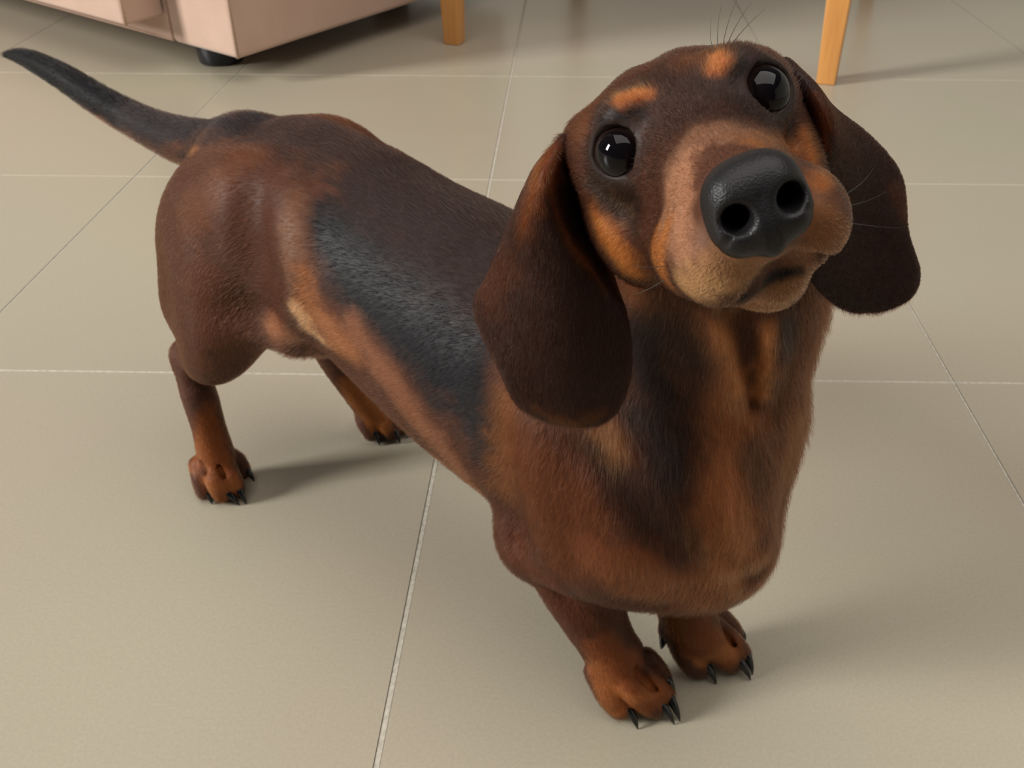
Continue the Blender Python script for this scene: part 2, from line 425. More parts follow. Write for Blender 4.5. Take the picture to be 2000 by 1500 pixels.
def muscle(g):
    E,T=g.ell,g.tube
    sub=dict(op='sub',sub=8)
    # hollow behind the hip, flank ridge, dimple of the ham
    T([[-.318,.062,.312,.006],[-.306,.071,.288,.009],[-.300,.079,.262,.010],[-.305,.083,.232,.009],[-.315,.084,.205,.006]],k=.022,**sub)
    T([[-.286,.036,.283,.010],[-.272,.050,.266,.010],[-.264,.058,.246,.010],[-.272,.058,.218,.010],[-.295,.052,.185,.010]],k=.02,sub=8)
    T([[-.388,.083,.262,.004],[-.380,.089,.245,.006],[-.370,.093,.226,.004]],k=.014,**sub)
    # thigh front edge over the belly
    T([[-.272,.078,.250,.002],[-.288,.077,.218,.003],[-.312,.070,.190,.001]],k=.016,**sub)
    # stretched skin between flank and knee
    T([[-.350,.056,.180,.014],[-.315,.050,.185,.013],[-.28,.036,.186,.011]],k=.022,sub=4)
    # kneecap hollow
    E([-.343,.103,.170],[.008,.006,.010],k=.012,op='sub')
    # tendon hollow above the hock
    E([-.405,.085,.142],[.006,.010,.010],k=.010,op='sub')
    E([-.405,.085,.112],[.008,.012,.005],k=.006,op='sub')
    # ribs to shoulder groove, shoulder ridge
    T([[-.080,.088,.235,.003],[-.082,.086,.195,.005],[-.084,.078,.155,.004],[-.080,.068,.135,.002]],k=.018,**sub)
    T([[-.054,.066,.235,.012],[-.052,.068,.20,.013],[-.05,.061,.16,.014],[-.056,.056,.13,.013]],k=.014,sub=8)
    # V between shoulder and neck
    T([[-.02,.080,.245,.003],[.003,.077,.21,.005],[.024,.062,.180,.005],[.034,.046,.158,.003]],k=.016,**sub)
    # neck crease and breast bone
    T([[.020,.062,.262,.004],[.030,.056,.225,.005],[.036,.045,.19,.005],[.042,.030,.165,.003]],k=.014,**sub)
    T([[.026,.020,.24,.012],[.032,.016,.20,.013],[.034,.010,.165,.014]],k=.015,sub=6)
    # throat skin folds
    T([[.014,.050,.330,.008],[.022,.046,.310,.0075],[.025,.040,.290,.007],[.028,.034,.270,.0055],[.029,.028,.250,.003]],k=.006,sub=8)
    T([[.030,.032,.330,.008],[.038,.028,.310,.0075],[.039,.024,.290,.007],[.037,.021,.270,.0055],[.034,.018,.250,.003]],k=.006,sub=8)
    T([[.032,.048,.322,.006],[.036,.041,.305,.006],[.037,.034,.288,.005],[.037,.027,.265,.003]],k=.005,**sub)
    # dewclaw pads
    T([[-.016,-.014,.044,.006],[-.0195,-.0095,.036,.0050]],k=.005,sub=2)
    T([[-.030,.024,.046,.006],[-.026,.018,.040,.0045]],k=.005,sub=2)
    # elbow knob and forearm tendons
    E([-.086,.058,.124],[.014,.010,.020],k=.016)
    T([[-.058,.062,.112,.002],[-.046,.062,.092,.003],[-.03,.054,.078,.002]],k=.008,**sub)
    # hips' top line and loin hollow
    T([[-.36,-.012,.293,.008],[-.31,-.014,.297,.010],[-.26,-.012,.294,.006]],k=.02,sub=4)
    T([[-.37,.030,.308,.002],[-.33,.030,.312,.003],[-.28,.030,.306,.001]],k=.014,**sub)
TOES={
'FR':[[[-0.0369,0.0435,0.0310,0.0080],[-0.0263,0.0446,0.0215,0.0090],[-0.0215,0.0423,0.0135,0.0090],[-0.0184,0.0413,0.0105,0.0088]],
      [[-0.0232,0.0385,0.0340,0.0075],[-0.0135,0.0376,0.0275,0.0082],[-0.0065,0.0319,0.0165,0.0084],[-0.0024,0.0276,0.0105,0.0082]],
      [[-0.0204,0.0257,0.0340,0.0070],[-0.0114,0.0245,0.0290,0.0070],[-0.0025,0.0213,0.0180,0.0068],[-0.0009,0.0176,0.0115,0.0068]],
      [[-0.0197,0.0126,0.0290,0.0070],[-0.0133,0.0106,0.0220,0.0070],[-0.0107,0.0076,0.0135,0.0066],[-0.0095,0.0072,0.0105,0.0062]]],
'FL':[[[-0.0138,-0.0139,0.0330,0.0085],[-0.0054,-0.0124,0.0235,0.0090],[-0.0006,-0.0156,0.0145,0.0090],[0.0021,-0.0183,0.0105,0.0088]],
      [[-0.0048,-0.0247,0.0350,0.0078],[0.0073,-0.0263,0.0275,0.0084],[0.0142,-0.0319,0.0165,0.0086],[0.0172,-0.0353,0.0110,0.0084]],
      [[0.0001,-0.0369,0.0330,0.0072],[0.0106,-0.0386,0.0265,0.0074],[0.0181,-0.0413,0.0170,0.0070],[0.0195,-0.0446,0.0120,0.0066]],
      [[-0.0003,-0.0484,0.0280,0.0072],[0.0054,-0.0518,0.0200,0.0070],[0.0081,-0.0549,0.0130,0.0062],[0.0093,-0.0553,0.0110,0.0058]]],
'HR':[[[-.4219,.0816,.027,.007],[-.4122,.0856,.020,.008],[-.4087,.0870,.0092,.0078]],
      [[-.4142,.0769,.029,.007],[-.3983,.0815,.022,.008],[-.3955,.0805,.0092,.0078]],
      [[-.409,.0682,.029,.007],[-.3938,.0704,.021,.008],[-.3915,.0700,.0092,.0076]],
      [[-.4107,.0575,.027,.007],[-.409,.0536,.019,.0075],[-.4068,.0522,.009,.0072]]],
'HL':[[[-0.3773,-0.0569,0.022,0.007],[-0.3700,-0.0539,0.018,0.008],[-0.3630,-0.0539,0.009,0.0076]],
      [[-0.3673,-0.0669,0.024,0.007],[-0.3570,-0.0639,0.02,0.008],[-0.3510,-0.0659,0.009,0.0078]],
      [[-0.3673,-0.0709,0.024,0.007],[-0.3570,-0.0739,0.02,0.008],[-0.3510,-0.0769,0.009,0.0078]],
      [[-0.3803,-0.0749,0.022,0.007],[-0.3710,-0.0819,0.018,0.0075],[-0.3630,-0.0859,0.009,0.0072]]],
}
def paws(g):
    for kk,ts in TOES.items():
        R=lambda i: np.mean([t[i][:3] for t in ts],0)
        g.tube([[*(R(0)+[-.004,0,-.006]),.0135],[*(R(1)+[-.003,0,-.011]),.0100]],k=.008)
        for t in ts: g.tube(t,k=.0030,sub=5)
        for t,v in zip(ts[:-1],ts[1:]):
            P=[]; n=len(t)
            for i in range(n):
                dz,r=((.0095,.0008),(.0085,.0018),(.0085,.0015),(.0085,.0006))[i if n==4 else i+(i>0)]
                q=(np.array(t[i][:3])+np.array(v[i][:3]))/2; P.append([q[0],q[1],q[2]+dz,r])
            g.tube(P,k=.005,op='sub',sub=4)
def head(g):
    def E(c,r,k=.008,op='add',sym=False,M=None):
        for sg in ((1,-1) if sym else (1,)):
            MM=HM if M is None else HM@(M if sg>0 else np.diag([-1,1,1])@M)
            g.ell(hp([c[0]*sg,c[1],c[2]]),r,MM,k=k,op=op)
    def T(P,k=.006,op='add',sym=False,flat=None,sub=3):
        for sg in ((1,-1) if sym else (1,)):
            Q=[[*hp([p[0]*sg,p[1],p[2]]),p[3]] for p in P]
            fl=None
            if flat is not None: fl=[*(HM@np.array([flat[0]*sg,flat[1],flat[2]])),flat[3]]
            g.tube(Q,k=k,op=op,flat=fl,sub=sub)
    E([0,-.050,-.012],[.043,.050,.037],k=.02)
    E([0,-.018,-.006],[.034,.038,.028],k=.015)
    T([[0,.0,-.017,.025],[-.0005,.035,-.0225,.0215],[-.001,.060,-.027,.0185],[-.0012,.074,-.028,.0162]],k=.012)
    # upper lips, left lobe hangs a little lower
    E([.0155,.056,-.035],[.0130,.027,.0135],sym=True,k=.007)
    E([-.0125,.062,-.0425],[.0125,.018,.0125],k=.006)
    E([.0150,.058,-.0405],[.0120,.020,.0120],k=.006)
    E([.019,.030,-.040],[.012,.028,.014],sym=True,k=.010)
    # lower jaw
    T([[0,-.03,-.044,.022],[.001,.02,-.051,.016],[.002,.046,-.0525,.0125],[.002,.059,-.0505,.0100]],k=.006)
    # cheeks and jaw muscles
    E([.028,-.032,-.030],[.019,.034,.026],sym=True,k=.015)
    E([.021,.006,-.026],[.010,.022,.012],sym=True,k=.010)
    # ear roots
    E([.035,-.048,.000],[.010,.017,.014],sym=True,k=.014)
    E([.034,-.024,.000],[.008,.016,.012],sym=True,k=.012)
    # brows and stop
    E([.0185,.002,.0115],[.012,.010,.0075],sym=True,k=.008)
    E([0,-.035,.032],[.003,.03,.003],k=.012,op='sub')
    # mouth slit and philtrum
    P=[[-.028,.018,-.051,.0012],[-.025,.045,-.0530,.0014],[-.014,.070,-.0530,.0018],[0,.079,-.0455,.0022],[.014,.071,-.0480,.0020],[.024,.045,-.0500,.0014],[.028,.018,-.050,.0012]]
    T(P,op='sub',k=.003)
    T([[0,.092,-.036,.0009],[0,.086,-.046,.0012]],op='sub',k=.003)
    # sunken patch under the eyes
    E([.034,.018,-.020],[.006,.020,.006],sym=True,op='sub',k=.010)
    for sg in (1,-1):
        c,n,a,b=EYE(sg)
        g.ell(c,[.0128]*3,k=.006)
        g.ell(c+n*.0042,[.0108,.0108,.0108],k=.0020,op='sub')
        P=[]
        for q in np.linspace(0,2*np.pi,25):
            w=np.cos(q)*a*.0095+np.sin(q)*b*.0088
            P.append([*(c+n*.0074+w-n*.0016*abs(np.cos(q))),.0009])
        g.tube(P,k=.0025)
        # inner corner of the eye
        i=c+n*.0062-HM[:,0]*sg*.0112-HM[:,2]*.001
        g.ell(i,[.0024,.0024,.0024],k=.002,op='sub')
        g.ell(i-n*.0012+HM[:,0]*sg*.0010,[.0016]*3,k=.0015)
    g.ell(hp([-.0004,.0820,-.0250]),[.0122,.0120,.0122],HM,k=.001,op='sub')

def EYE(sg):
    c=hp([sg*.0252+.0006,.0005,-.0008]); n=HM@np.array([sg*.42,.88,.12]); n/=np.linalg.norm(n)
    a=np.cross(n,HM[:,2]); a/=np.linalg.norm(a); b=np.cross(n,a)
    return c,n,a,b

def nose(g):
    g.ax[2]=g.ax[2]+.0012
    E=g.ell;T=g.tube
    E([-.0004,.079,-.0235],[.0138,.0135,.0136],k=.004)
    for sg in (1,-1):
        E([sg*.0073-.0004,.0850,-.0275],[.0074,.0078,.0090],k=.005)
        E([sg*.0052-.0004,.0840,-.0185],[.0078,.0080,.0075],k=.005)
    E([-.0004,.0870,-.0315],[.0042,.0060,.0075],k=.005)
    for sg in (1,-1):
        T([[sg*.0080+.0002,.0950,-.0255,.0043],[sg*.0076+.0002,.0885,-.0245,.0038],[sg*.006-.0002,.080,-.023,.0025]],op='sub',k=.0025,sub=4)
        T([[sg*.0105-.0002,.0935,-.0285,.0010],[sg*.0135-.0002,.0895,-.0310,.0008],[sg*.0155-.0002,.0840,-.0320,.0005]],op='sub',k=.0015,sub=4)
    T([[-.0002,.0935,-.0215,.0002],[-.0002,.0950,-.026,.0008],[-.0002,.0950,-.032,.0012],[-.0002,.089,-.042,.0013]],op='sub',k=.0018,sub=4)
    g.ax[2]=g.ax[2]-.0012

def cr(P,t):
    n=len(P); i=min(int(t),n-2); f=t-i; p=[P[i-1] if i>0 else 2*P[0]-P[1],P[i],P[i+1],P[i+2] if i+2<n else 2*P[-1]-P[-2]]
    return .5*(2*p[1]+(p[2]-p[0])*f+(2*p[0]-5*p[1]+4*p[2]-p[3])*f*f+(3*p[1]-p[0]-3*p[2]+p[3])*f**3)
def ear_mesh(ctrl,side,nu=40,nv=60,th=.0022):
    Cc=np.array(ctrl); Q=np.array([cr(Cc,t) for t in np.linspace(0,len(Cc)-1,nv)])   # nv x 4 x 3
    G=np.array([[cr(q,t) for t in np.linspace(0,3,nu)] for q in Q])
    du=np.gradient(G,axis=1); dv=np.gradient(G,axis=0); n=np.cross(du,dv); n/=np.linalg.norm(n,axis=2,keepdims=True)+1e-9
    uu=np.linspace(-1,1,nu)[None,:,None]; vv=np.linspace(-1,1,nv)[:,None,None]
    h=th*np.sqrt(np.clip(1-np.abs(uu)**8,0,1))*np.sqrt(np.clip(1-np.maximum(vv,0)**16,0,1))
    A=G+n*h; B=G-n*h
    V=np.concatenate([A.reshape(-1,3),B.reshape(-1,3)]); N=nu*nv
    i=(np.arange(nv-1)[:,None]*nu+np.arange(nu-1)).ravel(); q=np.stack([i,i+1,i+nu+1,i+nu],1)
    F=[q,q[:,::-1]+N]
    b=[*range(nu)]+[j*nu+nu-1 for j in range(1,nv)]+[(nv-1)*nu+k for k in range(nu-2,-1,-1)]+[j*nu for j in range(nv-2,0,-1)]
    b=np.array(b); c=np.roll(b,-1); F.append(np.stack([b,b+N,c+N,c],1))
    F=np.concatenate(F)
    if side=='R': F=F[:,::-1]
    return V,F

COAT=[((0.024, 0.013, 0.011), 0.035, 1, [(-0.3918, 0.0188, 0.3004, 0.01), (-0.3698, 0.0052, 0.2999, 0.022), (-0.3148, -0.005, 0.3095, 0.02), (-0.2658, -0.006, 0.3086, 0.02), (-0.2122, -0.011, 0.2971, 0.025), (-0.1615, -0.0071, 0.2925, 0.03)]),
((0.007, 0.007, 0.009), 0.028, 1, [(-0.2419, 0.0471, 0.2816, 0.02), (-0.2148, 0.0519, 0.2715, 0.03), (-0.1846, 0.0562, 0.2633, 0.032), (-0.1528, 0.0593, 0.2558, 0.034), (-0.1278, 0.0654, 0.2422, 0.032), (-0.1069, 0.072, 0.2273, 0.02)]),
((0.022, 0.014, 0.013), 0.03, 1, [(-0.2335, 0.0244, 0.2961, 0.02), (-0.1766, 0.0246, 0.2896, 0.03), (-0.1384, 0.0311, 0.2815, 0.03)]),
((0.012, 0.011, 0.013), 0.02, 0.9, [(-0.102, 0.0734, 0.2236, 0.012), (-0.094, 0.0749, 0.2074, 0.012), (-0.103, 0.0746, 0.1884, 0.006)]),
((0.1, 0.038, 0.02), 0.02, 0.8, [(-0.331, 0.0408, 0.3031, 0.012), (-0.3342, 0.0613, 0.2879, 0.012), (-0.3608, 0.0722, 0.2632, 0.015)]),
((0.055, 0.019, 0.009), 0.025, 0.9, [(-0.3088, 0.0528, 0.2854, 0.012), (-0.3005, 0.063, 0.2561, 0.014), (-0.2964, 0.0655, 0.229, 0.012)]),
((0.13, 0.062, 0.036), 0.015, 0.9, [(-0.2739, 0.0517, 0.2873, 0.008), (-0.2621, 0.0643, 0.2683, 0.01), (-0.2511, 0.0681, 0.2526, 0.01)]),
((0.21, 0.088, 0.04), 0.014, 1, [(-0.2511, 0.0681, 0.2526, 0.005), (-0.248, 0.07, 0.2332, 0.01), (-0.231, 0.0694, 0.2246, 0.012), (-0.207, 0.0707, 0.2162, 0.008)]),
((0.42, 0.25, 0.14), 0.01, 1, [(-0.258, 0.0726, 0.2306, 0.004), (-0.2528, 0.0692, 0.2162, 0.006), (-0.2424, 0.0682, 0.2122, 0.004)]),
((0.17, 0.075, 0.042), 0.016, 0.9, [(-0.2064, 0.0688, 0.2337, 0.008), (-0.1736, 0.0726, 0.2128, 0.012), (-0.1458, 0.0729, 0.1886, 0.012), (-0.1218, 0.0691, 0.1677, 0.01)]),
((0.2, 0.075, 0.035), 0.008, 1, [(-0.3454, -0.0712, 0.0132, 0.002), (-0.1477, 0.0623, 0.1594, 0.003), (-0.1141, 0.0627, 0.1526, 0.003)]),
((0.2, 0.09, 0.05), 0.014, 1, [(-0.3014, 0.0642, 0.1956, 0.008), (-0.2807, 0.0669, 0.1988, 0.008)]),
((0.075, 0.028, 0.015), 0.02, 1, [(-0.3449, 0.0814, 0.2189, 0.02), (-0.3403, 0.0804, 0.184, 0.02), (-0.355, 0.0852, 0.1552, 0.012)]),
((0.04, 0.016, 0.01), 0.012, 0.8, [(-0.3512, 0.0854, 0.1654, 0.004)]),
((0.065, 0.027, 0.018), 0.01, 1, [(-0.4192, 0.077, 0.1292, 0.008), (-0.4154, 0.0762, 0.1069, 0.01), (-0.4119, 0.0788, 0.0855, 0.006), (-0.4156, 0.0801, 0.059, 0.004)]),
((0.17, 0.055, 0.018), 0.01, 1, [(-0.4162, 0.0834, 0.0338, 0.01), (-0.4048, 0.0684, 0.0828, 0.006), (-0.405, 0.0734, 0.0602, 0.01), (-0.3999, 0.0769, 0.0389, 0.014), (-0.3894, 0.0833, 0.0218, 0.016)]),
((0.24, 0.09, 0.033), 0.006, 1, [(-0.4014, 0.0888, 0.0216, 0.005), (-0.3882, 0.08, 0.0176, 0.005), (-0.3843, 0.0704, 0.0183, 0.005)]),
((0.08, 0.035, 0.022), 0.012, 1, [(-0.2687, 0.0498, 0.1813, 0.01), (-0.3734, -0.0379, 0.0812, 0.008)]),
((0.24, 0.09, 0.03), 0.01, 1, [(-0.3666, -0.0435, 0.063, 0.012), (-0.3594, -0.051, 0.0378, 0.012), (-0.3542, -0.0563, 0.0234, 0.012)]),
((0.018, 0.015, 0.017), 0.02, 1, [(-0.3884, 0.017, 0.3007, 0.015), (-0.4514, 0.0076, 0.286, 0.018), (-0.4915, 0.0094, 0.2795, 0.018), (-0.5294, 0.0089, 0.2773, 0.018), (-0.5574, 0.0074, 0.2793, 0.018)]),
((0.003, 0.003, 0.004), 0.02, 1, [(-0.5648, 0.0074, 0.2797, 0.012), (-0.5848, 0.0067, 0.2817, 0.017), (-0.6234, 0.0065, 0.2868, 0.02), (-0.6698, 0.0084, 0.2893, 0.02), (-0.7202, 0.0069, 0.287, 0.03), (-0.746, 0.0038, 0.2841, 0.03)]),
((0.2, 0.085, 0.035), 0.008, 0.9, [(-0.3949, 0.0396, 0.2892, 0.003), (-0.4602, 0.0178, 0.2729, 0.001)]),
((0.06, 0.03, 0.02), 0.012, 0.4, [(-0.436, 0.0186, 0.2809, 0.008), (-0.3882, 0.026, 0.2978, 0.008)]),
((0.14, 0.058, 0.024), 0.02, 0.9, [(-0.0794, 0.0753, 0.235, 0.012), (-0.0806, 0.0749, 0.2104, 0.012), (-0.0854, 0.0709, 0.1766, 0.01)]),
((0.085, 0.028, 0.012), 0.03, 1, [(-0.0532, 0.0835, 0.2192, 0.02), (-0.0403, 0.0826, 0.198, 0.03), (-0.0298, 0.078, 0.1684, 0.03), (-0.0179, 0.0696, 0.2286, 0.01)]),
((0.03, 0.016, 0.013), 0.014, 0.9, [(-0.0246, 0.0699, 0.235, 0.006), (-0.0036, 0.0669, 0.2146, 0.012), (0.0116, 0.0595, 0.1942, 0.014), (0.016, 0.0547, 0.1718, 0.012)]),
((0.2, 0.1, 0.045), 0.01, 0.7, [(-0.0216, 0.0655, 0.2432, 0.008), (-0.0143, 0.0663, 0.2347, 0.007)]),
((0.14, 0.052, 0.024), 0.02, 1, [(-0.0064, 0.073, 0.168, 0.02), (0.0115, 0.0494, 0.1422, 0.02), (0.0302, 0.026, 0.1358, 0.02)]),
((0.025, 0.016, 0.014), 0.02, 1, [(-0.0067, 0.0574, 0.2582, 0.01), (0.0078, 0.0555, 0.2456, 0.012), (0.0154, 0.0553, 0.2206, 0.01)]),
((0.23, 0.095, 0.045), 0.016, 1, [(0.0265, 0.052, 0.3143, 0.008), (0.032, 0.0424, 0.2848, 0.01), (0.0343, 0.0344, 0.249, 0.014), (0.0349, 0.0378, 0.2164, 0.016), (0.0338, 0.0327, 0.1702, 0.018), (0.0385, 0.0193, 0.1439, 0.01)]),
((0.34, 0.145, 0.06), 0.008, 1, [(0.0271, 0.0508, 0.3138, 0.004), (0.0309, 0.045, 0.2966, 0.004), (0.034, 0.0373, 0.2774, 0.004)]),
((0.34, 0.145, 0.06), 0.008, 1, [(0.0426, 0.0352, 0.3126, 0.004), (0.0418, 0.0312, 0.2943, 0.004), (0.0391, 0.0252, 0.2703, 0.004)]),
((0.05, 0.02, 0.012), 0.008, 0.9, [(0.0328, 0.0371, 0.3098, 0.004), (0.0324, 0.0329, 0.2914, 0.003)]),
((0.03, 0.022, 0.02), 0.008, 1, [(0.0469, 0.0254, 0.315, 0.006), (0.0471, 0.0206, 0.2968, 0.006)]),
((0.1, 0.04, 0.018), 0.01, 0.7, [(0.0456, 0.0024, 0.2518, 0.008), (0.0421, -0.014, 0.2076, 0.01)]),
((0.05, 0.028, 0.02), 0.012, 0.8, [(0.0405, 0.029, 0.2428, 0.006), (0.0449, 0.0249, 0.2132, 0.006)]),
((0.05, 0.028, 0.022), 0.02, 1, [(0.0046, 0.0537, 0.3066, 0.01), (0.0125, 0.0511, 0.2921, 0.012)]),
((0.012, 0.008, 0.007), 0.016, 0.95, [(-0.0178, 0.0514, 0.2972, 0.012), (-0.008, 0.0539, 0.2852, 0.012), (0.0044, 0.0534, 0.27, 0.01)]),  # neck side: dark fur, deepened with the ear's cast shadow painted in
((0.035, 0.018, 0.012), 0.014, 0.8, [(0.0234, 0.0486, 0.1864, 0.008), (0.0246, 0.0421, 0.1641, 0.004)]),
((0.045, 0.018, 0.012), 0.012, 0.8, [(0.043, 0.0183, 0.1537, 0.006), (0.0418, 0.0068, 0.1362, 0.005)]),
((0.075, 0.026, 0.014), 0.014, 1, [(-0.0762, 0.0717, 0.1316, 0.012), (-0.0574, 0.0711, 0.1183, 0.014), (-0.0467, 0.0551, 0.091, 0.014), (-0.0309, 0.0455, 0.076, 0.01)]),
((0.15, 0.048, 0.017), 0.01, 1, [(-0.029, 0.047, 0.0604, 0.012), (-0.0189, 0.0435, 0.041, 0.016), (-0.0092, 0.0445, 0.0252, 0.018), (0.0004, 0.025, 0.0236, 0.012)]),
((0.19, 0.07, 0.026), 0.01, 1, [(-0.032, 0.0495, 0.0412, 0.01), (-0.0234, 0.05, 0.0283, 0.01), (-0.017, 0.05, 0.0166, 0.008)]),
((0.24, 0.09, 0.034), 0.006, 1, [(-0.0169, 0.0478, 0.0221, 0.006), (-0.0047, 0.0405, 0.0272, 0.005), (-0.0034, 0.025, 0.0229, 0.005), (-0.0258, 0.0492, 0.0313, 0.002)]),
((0.15, 0.052, 0.019), 0.01, 1, [(-0.0079, -0.0077, 0.0559, 0.014), (0.0062, -0.0121, 0.0382, 0.016), (0.0186, -0.0259, 0.0249, 0.014)]),
((0.22, 0.085, 0.03), 0.006, 1, [(0.0069, -0.0134, 0.0228, 0.006), (0.019, -0.0282, 0.0253, 0.006)]),
((0.034, 0.017, 0.013), 0.03, 1, [(0.01, 0.1107, 0.419, 0.02), (0.0172, 0.0912, 0.4298, 0.02), (0.0338, 0.0852, 0.4351, 0.02), (0.0432, 0.0667, 0.4327, 0.02), (0.0334, 0.1053, 0.4243, 0.02)]),
((0.1, 0.04, 0.018), 0.01, 0.8, [(-0.0271, 0.0745, 0.4062, 0.006), (-0.0121, 0.1007, 0.4056, 0.004)]),
((0.11, 0.045, 0.02), 0.01, 0.7, [(0.0171, 0.0785, 0.4332, 0.006), (0.0318, 0.0824, 0.4376, 0.006)]),
((0.028, 0.016, 0.013), 0.016, 1, [(0.0099, 0.1127, 0.4067, 0.016), (0.011, 0.1102, 0.3928, 0.01), (0.0481, 0.0744, 0.4277, 0.018), (0.0522, 0.0634, 0.414, 0.008)]),
((0.15, 0.078, 0.048), 0.014, 1, [(0.0489, 0.1284, 0.4205, 0.007), (0.0492, 0.1206, 0.4251, 0.006), (0.0638, 0.1214, 0.4285, 0.007), (0.0714, 0.1156, 0.4263, 0.006)]),
((0.25, 0.13, 0.08), 0.01, 1, [(0.0523, 0.1401, 0.4049, 0.01), (0.0534, 0.1349, 0.4186, 0.006), (0.0688, 0.1568, 0.4057, 0.008)]),
((0.2, 0.08, 0.03), 0.01, 1, [(0.073, 0.1252, 0.4285, 0.004), (0.0558, 0.0637, 0.4053, 0.003)]),
((0.028, 0.018, 0.014), 0.01, 1, [(0.0047, 0.1079, 0.3904, 0.006), (0.0126, 0.1058, 0.3858, 0.007), (0.0213, 0.1111, 0.382, 0.004)]),
((0.07, 0.04, 0.022), 0.005, 0.6, [(0.0102, 0.1076, 0.3897, 0.004), (0.0177, 0.1079, 0.3838, 0.002)]),
((0.3, 0.115, 0.035), 0.01, 1, [(-0.0014, 0.1056, 0.3776, 0.003), (0.011, 0.109, 0.37, 0.009), (0.0142, 0.1061, 0.3614, 0.007), (0.0038, 0.1075, 0.3736, 0.004)]),
((0.28, 0.11, 0.036), 0.008, 1, [(0.047, 0.138, 0.392, 0.007), (0.0545, 0.1441, 0.3878, 0.007), (0.0572, 0.1473, 0.4037, 0.004)]),
((0.34, 0.2, 0.1), 0.01, 1, [(0.0706, 0.155, 0.3923, 0.006), (0.0805, 0.1573, 0.3982, 0.007), (0.0862, 0.154, 0.4022, 0.005)]),
((0.25, 0.13, 0.07), 0.01, 0.8, [(0.0814, 0.158, 0.407, 0.004), (0.0896, 0.1518, 0.4058, 0.005), (0.0943, 0.1457, 0.4065, 0.004)]),
((0.17, 0.075, 0.035), 0.01, 1, [(0.1005, 0.1367, 0.4176, 0.008), (0.1022, 0.1342, 0.4094, 0.01), (0.0968, 0.1305, 0.4014, 0.008)]),
((0.2, 0.1, 0.05), 0.008, 1, [(0.0951, 0.1302, 0.3904, 0.008), (0.0867, 0.1354, 0.3844, 0.008), (0.0269, 0.0452, 0.3202, 0.006)]),
((0.1, 0.04, 0.018), 0.012, 0.9, [(-0.0056, 0.0571, 0.3254, 0.008), (-0.0222, 0.0488, 0.3163, 0.008)]),
((0.22, 0.08, 0.025), 0.006, 1, [(0.0549, 0.0554, 0.4087, 0.003), (0.0626, 0.0598, 0.4002, 0.004), (0.0963, 0.1302, 0.4234, 0.003)]),
((0.01, 0.008, 0.008), 0.006, 0.9, [(0.0053, 0.1115, 0.4173, 0.002), (0.0115, 0.1097, 0.4206, 0.003), (0.0172, 0.1059, 0.4226, 0.002)]),
((0.01, 0.008, 0.008), 0.006, 0.9, [(0.0371, 0.0801, 0.438, 0.002), (0.0405, 0.0801, 0.4352, 0.003), (0.0403, 0.0826, 0.4324, 0.002)]),
((0.25, 0.09, 0.03), 0.005, 1, [(0.0098, 0.1063, 0.4249, 0.0035), (0.0135, 0.104, 0.4259, 0.004), (0.0163, 0.1013, 0.4267, 0.003)]),
((0.27, 0.1, 0.035), 0.005, 1, [(0.0312, 0.0817, 0.4379, 0.003), (0.0336, 0.0837, 0.4365, 0.004), (0.0342, 0.0857, 0.4344, 0.003)]),
((0.008, 0.006, 0.006), 0.003, 1, [(0.0268, 0.0452, 0.3216, 0.001), (0.0845, 0.1452, 0.3895, 0.0015), (0.089, 0.1394, 0.3948, 0.002), (0.0948, 0.1317, 0.397, 0.002), (0.0612, 0.0254, 0.3461, 0.001)])]
EAR_COAT={'R': [((0.03, 0.014, 0.011), 0.05, 1, [(-0.0192, 0.1087, 0.3325, 0.08)]),
((0.11, 0.035, 0.014), 0.012, 1, [(-0.027, 0.0994, 0.3938, 0.006), (-0.0269, 0.1084, 0.3843, 0.006), (-0.0333, 0.1106, 0.3658, 0.004)]),
((0.06, 0.022, 0.012), 0.015, 0.8, [(-0.0446, 0.1097, 0.3434, 0.008), (-0.0514, 0.1111, 0.3295, 0.008)]),
((0.1, 0.045, 0.02), 0.006, 1, [(-0.0194, 0.1063, 0.2751, 0.003), (-0.0109, 0.1006, 0.2731, 0.003), (-0.0027, 0.0929, 0.2781, 0.002), (-0.0293, 0.1105, 0.2786, 0.002)]),
((0.12, 0.05, 0.025), 0.003, 1, [(-0.0239, 0.1043, 0.3879, 0.0012), (-0.0218, 0.1057, 0.3782, 0.0012), (-0.0165, 0.1024, 0.3613, 0.0012), (-0.0111, 0.0957, 0.3488, 0.0012), (-0.0054, 0.0903, 0.3368, 0.001)])], 'L': [((0.022, 0.011, 0.009), 0.05, 1, [(0.0663, 0.0058, 0.3558, 0.08)]),
((0.16, 0.05, 0.018), 0.003, 1, [(0.0497, 0.0399, 0.4187, 0.0012), (0.057, 0.0424, 0.4094, 0.0014), (0.0591, 0.0434, 0.4005, 0.0014), (0.0922, 0.1217, 0.4236, 0.001)]),
((0.06, 0.02, 0.01), 0.01, 1, [(0.0554, 0.0426, 0.4053, 0.004), (0.0498, 0.041, 0.4152, 0.004)]),
((0.05, 0.022, 0.014), 0.01, 1, [(0.0693, -0.0121, 0.369, 0.004), (0.0748, -0.0134, 0.3561, 0.003)])]}
